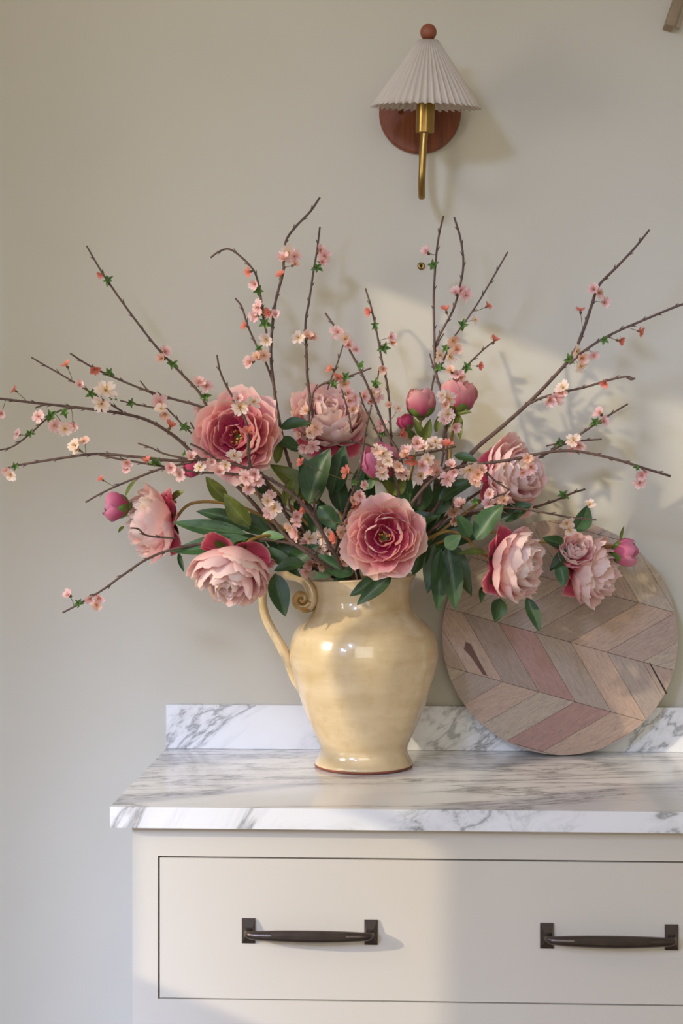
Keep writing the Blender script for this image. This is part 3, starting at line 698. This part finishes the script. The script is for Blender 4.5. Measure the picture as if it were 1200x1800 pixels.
# ---------------------------------------------------------------- blossom branches
def corolla_mesh(c_in, c_out, seed, openness=60):
    r = random.Random(seed); bm = bmesh.new(); cl_ = bm.verts.layers.float_color.new('Col'); ci2 = bm.verts.layers.float_color.new('InnerCol'); bm.loops.layers.uv.new('UVMap')
    for k in range(5):
        ph = 2 * PI * k / 5 + r.uniform(-.12, .12); op = math.radians(openness + r.uniform(-14, 14)); L = r.uniform(.88, 1.05); g = []
        for j in range(5):
            v = j / 4; row = []
            for i in range(5):
                u = i / 2 - 1
                w_ = .37 * (.12 + .88 * min(1, v / .68)) * math.sqrt(max(.2, 1 - max(0, (v - .6) / .5) ** 2))
                ve = v * (1 - .12 * u * u - (.24 if i == 2 and j == 4 else 0))
                rad = ve * L * math.sin(op); z = ve * L * math.cos(op) + .25 * (u * w_) ** 2 - .25 * ve * ve * .4
                p = Vector((rad, u * w_, z + .03 * math.sin(5 * u + 3 * v + ph * 7)))
                vt = bm.verts.new(Matrix.Rotation(ph, 3, 'Z') @ p); kk = min(1, v * 1.4)
                vt[cl_] = tuple(c_in[q] * (1 - kk) + c_out[q] * kk for q in range(3)) + (1,); row.append(vt)
            g.append(row)
        for j in range(4):
            for i in range(4): bm.faces.new((g[j][i], g[j][i + 1], g[j + 1][i + 1], g[j + 1][i]))
    for k in range(6):
        a = k * 1.05; t = Vector((.14 * math.cos(a), .14 * math.sin(a), .36 + .05 * (k % 3))); n0 = len(bm.verts)
        tube(bm, [Vector((0, 0, .02)), t], .018, 3)
        bmesh.ops.create_icosphere(bm, subdivisions=1, radius=.045, matrix=Matrix.Translation(t)); bm.verts.ensure_lookup_table()
        for v in bm.verts[n0:]: v[cl_] = lin((222, 180, 96))
    for v in bm.verts: v[ci2] = v[cl_]
    me = bpy.data.meshes.new('corolla'); bm.to_mesh(me); bm.free()
    for p in me.polygons: p.use_smooth = True
    me.materials.append(M['petal']); return me
W_ = (lin((250, 214, 160)), lin((255, 236, 226))); P_ = (lin((240, 158, 162)), lin((255, 220, 216))); K_ = (lin((226, 92, 84)), lin((242, 142, 124))); E_ = (lin((244, 186, 150)), lin((252, 212, 194)))
COR = {'w': [corolla_mesh(*W_, s, o_) for s, o_ in ((1, 72), (2, 58))], 'p': [corolla_mesh(*P_, s, o_) for s, o_ in ((3, 70), (4, 52), (5, 40))],
       'c': [corolla_mesh(*K_, s, o_) for s, o_ in ((6, 46), (7, 62))], 'e': [corolla_mesh(*E_, s, o_) for s, o_ in ((8, 66), (9, 50))]}
RAD = {'w': 19, 'p': 18.5, 'c': 13.5, 'e': 17}
def sprout_mesh(seed):
    r = random.Random(seed); bm = bmesh.new()
    for k in range(5):
        ph = k * 1.256 + r.uniform(-.2, .2); b = leaf_bm(1.0, .62, seed * 9 + k, bend=.9, fold=.6)
        m = Matrix.Rotation(ph, 4, 'Z') @ Matrix.Rotation(r.uniform(.2, 1.1), 4, 'X'); bmesh.ops.transform(b, matrix=m, verts=b.verts)
        me = bpy.data.meshes.new('t'); b.to_mesh(me); b.free(); bm.from_mesh(me); bpy.data.meshes.remove(me)
    me = bpy.data.meshes.new('leaf_sprout'); bm.to_mesh(me); bm.free()
    for p in me.polygons: p.use_smooth = True
    me.materials.append(M['sprout']); return me
SPR = [sprout_mesh(s) for s in (1, 2, 3)]
ALL = []      # (pixel, world point, root)
class Branch:
    def __init__(s, label, mo, main, Ys, rp=(1.6, 4.2), twigs=(), group='blossom branches in the pitcher'):
        s.root = empty('blossom_branch', Vector((vc.x, vc.y, CT + .06))); tag(s.root, label, 'branch', group)
        s.pts = []
        s.line(main, Ys, rp, into_vase(*mo) if mo else [], 'branch_stem')
        for t in twigs: s.line(t[0], t[1], t[2] if len(t) > 2 else (1.3, 2.0), [], 'twig')
    def line(s, px, Ys, rp, extra, name):
        n = len(px); pts = [U(x, y, Ys[0] + (Ys[1] - Ys[0]) * i / (n - 1)) for i, (x, y) in enumerate(px)]
        nvis = len(pts); full = catmull(pts + extra, 6); bm = bmesh.new()
        k0 = (nvis - 1) * 6
        a, b = rp[0] * SC(-.2), (rp[0] + (rp[1] - rp[0]) * .7) * SC(-.2)
        tot = len(full)
        tube(bm, full, lambda t: a + (b - a) * min(1, t * (tot - 1) / max(1, k0)), 6)
        r = random.Random(int(px[0][0] * 7 + px[0][1])); acc = 0; side = 1
        for i in range(1, k0):
            acc += (full[i] - full[i - 1]).length
            if acc > .030 * r.uniform(.7, 1.3):
                acc = 0; side = -side; t = (full[i - 1] - full[i]).normalized(); q = t.cross(Vector((0, -1, 0))).normalized() * side
                d = (t * 1.0 + q * .45 + Vector((0, r.uniform(-.3, .3), 0))).normalized(); rr = .0021
                tube(bm, [full[i] + q * a * .3, full[i] + q * a * .6 + d * .004, full[i] + q * a * .8 + d * .0095], lambda t_: rr * (1.15 - .95 * t_), 5)
        obj(name, bm, M['twig'], s.root, smooth=True)
        cc = math.cos(yaw), math.sin(yaw)
        for p in full[:k0 + 1]:
            d = p - CAM; f = -d.x * cc[1] + d.y * cc[0]; rgt = d.x * cc[0] + d.y * cc[1]
            s.pts.append((600 + rgt / f * F, HZ - d.z / f * F, p))
    def near(s, x, y):
        return min(s.pts, key=lambda q: (q[0] - x) ** 2 + (q[1] - y) ** 2)
BN = [0]
def bl_add(b, items):
    for it in items:
        BN[0] += 1; r = random.Random(BN[0] * 31)
        x, y, k = it[:3]; q = b.near(*(it[4] if len(it) > 4 else (x, y))); p = q[2]
        if k == 'l':
            me = SPR[BN[0] % 3]; o = bpy.data.objects.new('leaf_sprout', me); C.objects.link(o)
            Pw = U(x, y, p.y - .004); s = (it[3] if len(it) > 3 and it[3] else 10.5) * SC(p.y)
            m = frame(Pw, Vector((r.uniform(-.5, .5), -1, r.uniform(-.3, .6))), r.uniform(0, 6)) @ Matrix.Scale(s, 4)
            o.matrix_basis = m; attach(o, b.root); continue
        Rp = (it[3] * 1.28 if len(it) > 3 and it[3] else RAD[k] * r.uniform(.9, 1.1)) * SC(p.y)
        off = -.008 - r.uniform(0, .012); Pw = U(x, y, p.y + off)
        d = Vector((x - q[0], 0, -(y - q[1]))); d = (d.normalized() if d.length > 3 else Vector((r.uniform(-1, 1), 0, r.uniform(-1, 1))) * .5) * (1.6 if k == 'c' else .7)
        face = (d + Vector((r.uniform(-.4, .4), -1, r.uniform(-.3, .5)))).normalized()
        base = Pw - face * Rp * .25
        bm = bmesh.new(); a = p; mid = (a + base) / 2 - face * (base - a).length * .22
        tube(bm, catmull([a, mid, base], 4), .0007, 5)
        tube(bm, [base - face * Rp * .45, base - face * Rp * .2, base + face * Rp * .06], lambda t: Rp * (.07 + .13 * math.sin(PI * min(1, t * 1.0 + .05))), 6)
        bo = obj('blossom', bm, M['pedicel'], b.root, smooth=True)
        o = bpy.data.objects.new('corolla', COR[k][BN[0] % len(COR[k])]); C.objects.link(o)
        o.matrix_basis = frame(base, face, r.uniform(0, 6)) @ Matrix.Scale(Rp, 4); attach(o, bo)
M['pedicel'] = simple('pedicel_olive', (112, 92, 58), .6, var=.2, vs_=60)

b = Branch('leftmost branch reaching the left edge, low and nearly level with drooping side twig', (-.6, .4),
    [(-14, 699), (60, 708), (150, 718), (215, 727), (262, 740), (308, 768), (345, 802), (400, 840), (450, 890), (505, 960), (560, 1000)], (-.34, -.2), (2.0, 4.6),
    [([(55, 628), (75, 640), (110, 660), (160, 690), (190, 708), (216, 724)], (-.36, -.32)), ([(-14, 793), (20, 786), (50, 765), (80, 738), (105, 722), (135, 716)], (-.37, -.34)),
     ([(62, 717), (70, 714), (82, 710)], (-.35, -.345))])
bl_add(b, [(115, 640, 'c', 11, (128, 668)), (140, 676, 'p', 10), (160, 693, 'l'), (186, 684, 'w', 19), (199, 698, 'l', 9), (176, 711, 'w', 17), (24, 685, 'c', 9, (44, 704)),
           (300, 748, 'c', 13), (66, 731, 'p', 12), (90, 731, 'l', 13), (114, 726, 'l', 10), (97, 748, 'p', 13), (114, 754, 'w', 14), (127, 748, 'p', 13), (28, 762, 'p', 11, (52, 763)), (53, 762, 'l', 9), (2, 727, 'p', 10)])
b = Branch('tall straight branch leaning to the upper left corner', (-.5, .7),
    [(152, 432), (180, 480), (225, 545), (275, 610), (320, 658), (350, 690), (368, 722), (420, 800), (500, 900), (570, 970)], (-.22, -.18), (1.6, 4), [])
bl_add(b, [(177, 483, 'c', 9), (192, 494, 'l', 11), (290, 618, 'p', 13), (283, 630, 'e', 12), (304, 640, 'l', 11), (350, 672, 'p', 14), (364, 677, 'p', 13), (361, 696, 'l', 11), (352, 723, 'p', 14)])
b = Branch('left leaning branch with forked upper twig below the tall straight one', (-.7, .2),
    [(123, 621), (165, 647), (240, 680), (300, 700), (350, 714), (375, 730), (450, 820), (520, 930)], (-.28, -.2), (1.5, 3.6),
    [([(246, 669), (258, 684), (272, 697), (300, 725), (322, 748), (345, 770), (400, 830)], (-.26, -.24)), ([(211, 704), (240, 711), (272, 717), (295, 722)], (-.27, -.26)), ([(334, 742), (340, 752), (346, 762)], (-.25, -.25))])
bl_add(b, [(167, 651, 'c', 11), (193, 655, 'l', 10), (230, 708, 'l', 9), (281, 706, 'p', 15), (290, 728, 'e', 13), (283, 718, 'w', 11), (325, 751, 'l', 11)])
b = Branch('long arching level branch passing in front of the upper left peony', (-.4, -.6),
    [(22, 819), (60, 813), (110, 805), (170, 798), (240, 803), (310, 810), (370, 808), (430, 822), (490, 852), (535, 890), (580, 960)], (-.42, -.38), (1.8, 4),
    [([(170, 798), (205, 806), (240, 812), (300, 822), (350, 830), (400, 832), (440, 836)], (-.415, -.39), (1.8, 2)), ([(242, 779), (265, 787), (290, 798), (335, 808)], (-.41, -.40)),
     ([(150, 883), (180, 866), (215, 850), (250, 836), (290, 822), (340, 812)], (-.43, -.40), (1.5, 2.4)), ([(334, 780), (355, 790), (378, 806)], (-.42, -.4), (1.5, 2))])
bl_add(b, [(12, 828, 'p', 13), (18, 835, 'w', 12), (27, 820, 'l', 8), (130, 782, 'w', 14, (152, 799)), (147, 774, 'e', 11, (154, 799)), (134, 790, 'w', 11, (150, 799)), (222, 814, 'p', 12), (222, 825, 'p', 10), (258, 809, 'c', 11), (273, 814, 'l', 12),
           (299, 822, 'p', 13), (314, 834, 'p', 13), (178, 842, 'c', 8, (205, 852)), (336, 803, 'p', 13), (350, 820, 'w', 11), (326, 798, 'l', 7), (385, 828, 'p', 13), (396, 818, 'w', 12), (412, 800, 'w', 14), (425, 832, 'l', 8), (430, 840, 'p', 15), (446, 833, 'p', 14), (437, 857, 'p', 14), (452, 846, 'p', 12), (372, 812, 'p', 10)])
b = Branch('low branch pointing down left toward the bottom of the wall', (-.8, -.2),
    [(110, 1077), (140, 1061), (180, 1037), (220, 1008), (260, 982), (310, 964), (400, 950), (480, 950), (560, 975)], (-.42, -.30), (1.6, 3.4),
    [([(230, 928), (243, 930), (255, 940), (275, 944), (310, 946)], (-.40, -.36), (1.4, 1.8))])
bl_add(b, [(119, 1045, 'p', 12), (138, 1061, 'l', 9), (158, 1054, 'p', 12), (174, 1052, 'p', 12), (170, 1064, 'e', 12)])
b = Branch('tallest branch with crooked tip bending right, three shoots left of centre', (-.3, .2),
    [(562, 347), (545, 372), (520, 398), (503, 422), (498, 450), (497, 480), (484, 530), (478, 580), (476, 625), (480, 670), (488, 725), (510, 820), (560, 920), (600, 980)], (-.16, -.19), (2.0, 4.2),
    [([(370, 453), (385, 442), (403, 438), (425, 453), (447, 478), (456, 510), (463, 560), (474, 610)], (-.2, -.175), (1.6, 2.4)),
     ([(413, 524), (425, 540), (435, 572), (452, 610), (468, 640), (479, 672)], (-.2, -.175), (1.6, 2.2))])
bl_add(b, [(508, 445, 'w', 16), (497, 453, 'p', 13), (520, 450, 'p', 13), (518, 464, 'e', 11, (498, 468)), (492, 483, 'c', 10), (436, 478, 'c', 10), (447, 500, 'p', 12), (453, 511, 'l', 11), (450, 540, 'p', 15), (448, 556, 'p', 14), (460, 553, 'l', 12), (466, 569, 'l', 12), (472, 549, 'c', 12), (484, 553, 'p', 10),
           (430, 573, 'c', 10), (467, 598, 'w', 13), (456, 613, 'l', 9), (451, 628, 'e', 13), (464, 624, 'e', 12), (438, 636, 'p', 14)])
b = Branch('short dark branch crossing in front of the upper left peony', (-.2, -.5),
    [(381, 624), (386, 650), (396, 675), (412, 703), (428, 730), (436, 760), (437, 800), (450, 860), (500, 940), (560, 985)], (-.44, -.34), (1.5, 4.6), [([(441, 788), (438, 800), (437, 815)], (-.44, -.42))])
bl_add(b, [(422, 716, 'w', 16), (437, 757, 'c', 13), (446, 705, 'w', 13), (470, 880, 'w', 13), (476, 872, 'p', 13), (482, 893, 'w', 15), (473, 900, 'p', 13), (418, 700, 'p', 12)])
b = Branch('upright single branch left of centre with pink cluster near its tip', (-.1, .5),
    [(562, 399), (557, 440), (551, 475), (543, 530), (537, 565), (538, 610), (542, 680), (560, 780), (600, 900)], (-.12, -.16), (1.8, 3.6), [])
bl_add(b, [(563, 440, 'p', 13), (571, 451, 'p', 13), (566, 460, 'p', 11), (557, 471, 'l', 11), (523, 592, 'w', 13, (537, 612)), (541, 590, 'e', 13), (550, 592, 'e', 10)])
b = Branch('branch leaning left above the closed top peony with bowed crossing twig', (.0, .3),
    [(571, 550), (590, 577), (612, 612), (635, 655), (655, 700), (680, 760), (705, 810), (700, 880), (680, 960)], (-.22, -.2), (1.6, 3.2),
    [([(603, 606), (592, 640), (582, 665), (575, 685)], (-.2, -.19)), ([(652, 647), (625, 657), (605, 664), (580, 670), (555, 683), (547, 705), (543, 735), (540, 772)], (-.25, -.24), (1.5, 2.3)),
     ([(598, 676), (606, 705), (614, 735), (618, 762)], (-.23, -.22)), ([(552, 720), (548, 735), (543, 750)], (-.25, -.24))])
bl_add(b, [(592, 586, 'p', 14), (608, 594, 'w', 15), (612, 606, 'p', 13), (626, 614, 'p', 9), (635, 643, 'l', 10), (581, 648, 'c', 11), (594, 663, 'c', 12), (607, 663, 'l', 10), (586, 676, 'l', 9), (606, 675, 'e', 11), (612, 690, 'p', 13), (614, 704, 'p', 13), (620, 720, 'e', 12), (622, 700, 'p', 12),
           (538, 722, 'e', 13), (555, 752, 'e', 15), (545, 760, 'w', 12), (534, 788, 'p', 12), (550, 786, 'p', 13), (560, 700, 'p', 10), (525, 765, 'e', 10)])
b = Branch('thin upright branch at centre rising from between the top peony and buds', (.1, .6),
    [(642, 507), (652, 540), (663, 590), (672, 640), (681, 680), (685, 725), (687, 770), (690, 850), (680, 950)], (-.15, -.17), (1.6, 3.2),
    [([(666, 648), (663, 668), (657, 690), (652, 715)], (-.17, -.16)), ([(632, 690), (640, 715), (655, 745), (672, 780)], (-.18, -.17))])
bl_add(b, [(648, 548, 'c', 10), (658, 573, 'l', 9), (687, 592, 'p', 11), (689, 602, 'e', 10), (674, 612, 'l', 12), (673, 649, 'e', 11), (661, 675, 'l', 11), (640, 697, 'p', 13), (652, 704, 'p', 14), (664, 694, 'p', 13), (655, 690, 'w', 12), (684, 712, 'e', 9), (700, 717, 'w', 9, (687, 740)), (670, 745, 'p', 12), (668, 757, 'p', 9), (672, 763, 'l', 9), (706, 763, 'c', 12)])
b = Branch('tall straight upright branch with two companion shoots right of centre', (.2, .5),
    [(779, 380), (771, 415), (766, 455), (762, 520), (763, 590), (766, 655), (777, 695), (783, 760), (780, 830), (740, 920)], (-.14, -.17), (1.8, 3.6),
    [([(798, 382), (808, 415), (814, 455), (811, 490), (798, 540), (780, 575), (768, 600), (766, 625)], (-.16, -.15), (1.8, 2.4)),
     ([(892, 443), (865, 490), (840, 532), (812, 573), (795, 597), (778, 635), (764, 660), (757, 690)], (-.17, -.15), (1.6, 2.2)),
     ([(866, 601), (850, 614), (835, 628), (813, 650), (795, 668)], (-.16, -.15), (1.4, 2)), ([(755, 622), (760, 640), (765, 655)], (-.15, -.15)), ([(780, 586), (772, 598), (768, 606)], (-.16, -.155))])
bl_add(b, [(749, 442, 'p', 12), (762, 466, 'l', 11), (800, 513, 'p', 12), (811, 511, 'p', 12), (820, 519, 'p', 12), (783, 543, 'c', 11, (786, 560)), (858, 537, 'c', 9, (832, 543)), (836, 562, 'w', 8, (815, 570)), (812, 571, 'l', 11), (797, 600, 'e', 13), (803, 614, 'e', 13), (774, 624, 'w', 14), (792, 627, 'w', 14),
           (783, 613, 'l', 9), (772, 647, 'l', 11), (869, 597, 'c', 11), (820, 646, 'l', 11), (843, 643, 'c', 9, (826, 648)), (791, 651, 'e', 12), (803, 656, 'p', 13), (810, 664, 'e', 11)])
b = Branch('thick branch rising to the upper right with long forked side twigs', (.5, .1),
    [(1141, 404), (1115, 436), (1085, 468), (1052, 502), (1040, 535), (1025, 580), (1005, 625), (968, 668), (930, 707), (880, 752), (832, 793), (795, 845), (750, 915), (700, 985)], (-.24, -.2), (2.0, 6),
    [([(1214, 530), (1180, 542), (1130, 563), (1090, 580), (1055, 598), (1022, 620), (1000, 640)], (-.26, -.23), (2, 2.4)),
     ([(1112, 665), (1100, 662), (1070, 668), (1030, 680), (985, 690), (950, 700), (925, 712)], (-.25, -.22), (1.6, 2.6)), ([(1099, 662), (1108, 667), (1116, 665)], (-.25, -.25))])
bl_add(b, [(1043, 508, 'p', 13), (1055, 514, 'p', 13), (1063, 532, 'p', 12), (1020, 544, 'c', 10, (1023, 575)), (1016, 617, 'w', 13), (1023, 630, 'e', 14), (1022, 645, 'w', 12), (1044, 626, 'p', 10), (1001, 632, 'l', 12), (1062, 598, 'l', 9), (1090, 599, 'c', 11, (1068, 598)), (1127, 583, 'c', 10, (1100, 577)),
           (1062, 673, 'c', 11), (988, 680, 'w', 14), (985, 692, 'p', 12), (966, 703, 'p', 14), (977, 703, 'p', 14)])
b = Branch('short branch behind the upper right peony ending in two thin tips', (.7, .3),
    [(1103, 710), (1075, 727), (1048, 744), (1015, 766), (970, 792), (900, 830), (820, 880), (740, 950)], (-.15, -.17), (1.7, 3.4),
    [([(1057, 772), (1020, 775), (995, 780), (968, 790)], (-.15, -.15), (1.6, 2)), ([(960, 784), (985, 778), (1000, 774)], (-.16, -.16))])
bl_add(b, [(1053, 725, 'p', 13), (1061, 740, 'p', 12), (1046, 744, 'l', 11), (1007, 772, 'w', 14), (1018, 784, 'p', 14), (1008, 788, 'p', 13), (981, 778, 'l', 10)])
b = Branch('long bowed branch sweeping right in front of the upper right peony', (.5, -.5),
    [(1178, 837), (1135, 824), (1080, 807), (1020, 794), (980, 793), (940, 799), (880, 811), (820, 818), (770, 835), (720, 890), (690, 960)], (-.38, -.34), (2.0, 3.4),
    [([(896, 862), (870, 845), (852, 828), (840, 818)], (-.38, -.37), (1.6, 2)), ([(866, 875), (885, 868), (896, 860)], (-.38, -.38), (1.4, 1.6))])
bl_add(b, [(1128, 836, 'p', 12), (1123, 850, 'p', 12), (1133, 830, 'p', 9), (1117, 823, 'l', 8), (926, 812, 'w', 14), (933, 822, 'p', 14), (918, 830, 'p', 12), (928, 805, 'e', 12), (826, 828, 'w', 17), (840, 834, 'e', 16), (835, 847, 'e', 13), (846, 825, 'e', 12), (793, 817, 'p', 12), (787, 842, 'p', 14), (797, 830, 'p', 11), (860, 868, 'p', 12)])
b = Branch('lower right branch passing under the upper right peony, dark tip', (.8, .1),
    [(1028, 860), (1005, 867), (975, 880), (930, 893), (870, 898), (800, 910), (740, 950)], (-.13, -.18), (1.8, 3.4), [([(1048, 914), (1005, 910), (950, 900), (900, 893), (860, 892), (820, 900)], (-.3, -.26), (1.5, 2.2))])
bl_add(b, [(990, 871, 'l', 11), (1036, 885, 'w', 11, (1030, 912)), (997, 922, 'w', 13, (1000, 910)), (1001, 932, 'w', 12, (1000, 910)), (793, 885, 'p', 13), (808, 886, 'p', 13), (797, 900, 'e', 13), (800, 914, 'e', 14), (835, 882, 'l', 9), (858, 884, 'p', 12), (885, 878, 'e', 12)])
b = Branch('pale twig rising in front of the dark centre leaves beside the front peony', (-.1, -.7),
    [(652, 716), (642, 760), (635, 810), (625, 850), (608, 895), (594, 945), (590, 985)], (-.44, -.28), (1.5, 4.2), [([(590, 985), (594, 968), (600, 950)], (-.3, -.33), (2, 2))])
bl_add(b, [(607, 829, 'c', 14), (624, 848, 'l', 8), (628, 888, 'c', 14), (632, 872, 'p', 14), (622, 880, 'e', 12), (587, 945, 'c', 13), (610, 920, 'p', 14), (600, 935, 'e', 13), (604, 985, 'e', 15), (590, 990, 'p', 14), (618, 905, 'e', 13), (612, 955, 'p', 15), (608, 1000, 'p', 14), (641, 852, 'p', 9),
           (528, 812, 'c', 10), (533, 898, 'c', 11, (540, 900))])
b = Branch('dark forked branch low in the centre carrying bright white blossoms', (-.2, -.4),
    [(560, 862), (552, 885), (556, 910), (566, 940), (578, 975), (592, 1000)], (-.36, -.25), (1.6, 3), [([(517, 860), (508, 885), (516, 905), (532, 930), (545, 975), (560, 1000)], (-.34, -.26), (1.6, 2.6)), ([(505, 840), (500, 860), (500, 890), (512, 900)], (-.33, -.33))])
bl_add(b, [(546, 946, 'w', 15), (563, 945, 'w', 14), (574, 938, 'w', 12), (560, 964, 'w', 15), (571, 976, 'w', 13), (522, 908, 'p', 12), (520, 918, 'p', 11), (509, 930, 'e', 14), (520, 938, 'p', 14), (514, 948, 'p', 12), (536, 953, 'p', 12), (545, 992, 'p', 15), (556, 985, 'e', 14), (566, 993, 'e', 13), (538, 1005, 'p', 13), (578, 960, 'p', 9), (530, 885, 'c', 9)])
b = Branch('blurred thin twig crossing above the lavender bud with many pale blossoms', (.3, -.2),
    [(800, 785), (770, 792), (735, 800), (705, 806), (690, 822), (700, 870), (690, 950)], (-.36, -.28), (1.5, 3.2),
    [([(570, 785), (600, 776), (640, 780), (680, 798), (705, 812)], (-.42, -.36), (1.4, 2.2)), ([(800, 818), (770, 830), (745, 850), (735, 890)], (-.3, -.26), (2.5, 4.5))])
bl_add(b, [(714, 792, 'p', 15), (712, 800, 'e', 13), (733, 778, 'p', 15), (742, 786, 'w', 13), (765, 775, 'w', 14), (757, 783, 'w', 12), (785, 781, 'c', 13), (724, 811, 'c', 14), (752, 808, 'w', 12), (742, 818, 'p', 14), (738, 836, 'w', 15), (764, 820, 'e', 15), (768, 830, 'p', 14), (754, 822, 'p', 14),
           (673, 798, 'w', 15), (680, 808, 'w', 14), (670, 820, 'e', 14), (672, 833, 'w', 13), (700, 820, 'e', 12), (707, 830, 'p', 13), (662, 790, 'e', 12)])
b = Branch('slim twig beside the tallest bud with a cluster of creamy blossoms', (.5, .6),
    [(784, 700), (783, 730), (780, 770), (775, 820), (750, 890)], (-.24, -.2), (1.4, 3), [])
bl_add(b, [(777, 696, 'w', 13), (789, 702, 'w', 15), (783, 712, 'e', 12), (779, 730, 'w', 13), (788, 728, 'w', 13), (784, 738, 'p', 11), (800, 752, 'p', 12), (708, 742, 'p', 9, (783, 750))][:7])
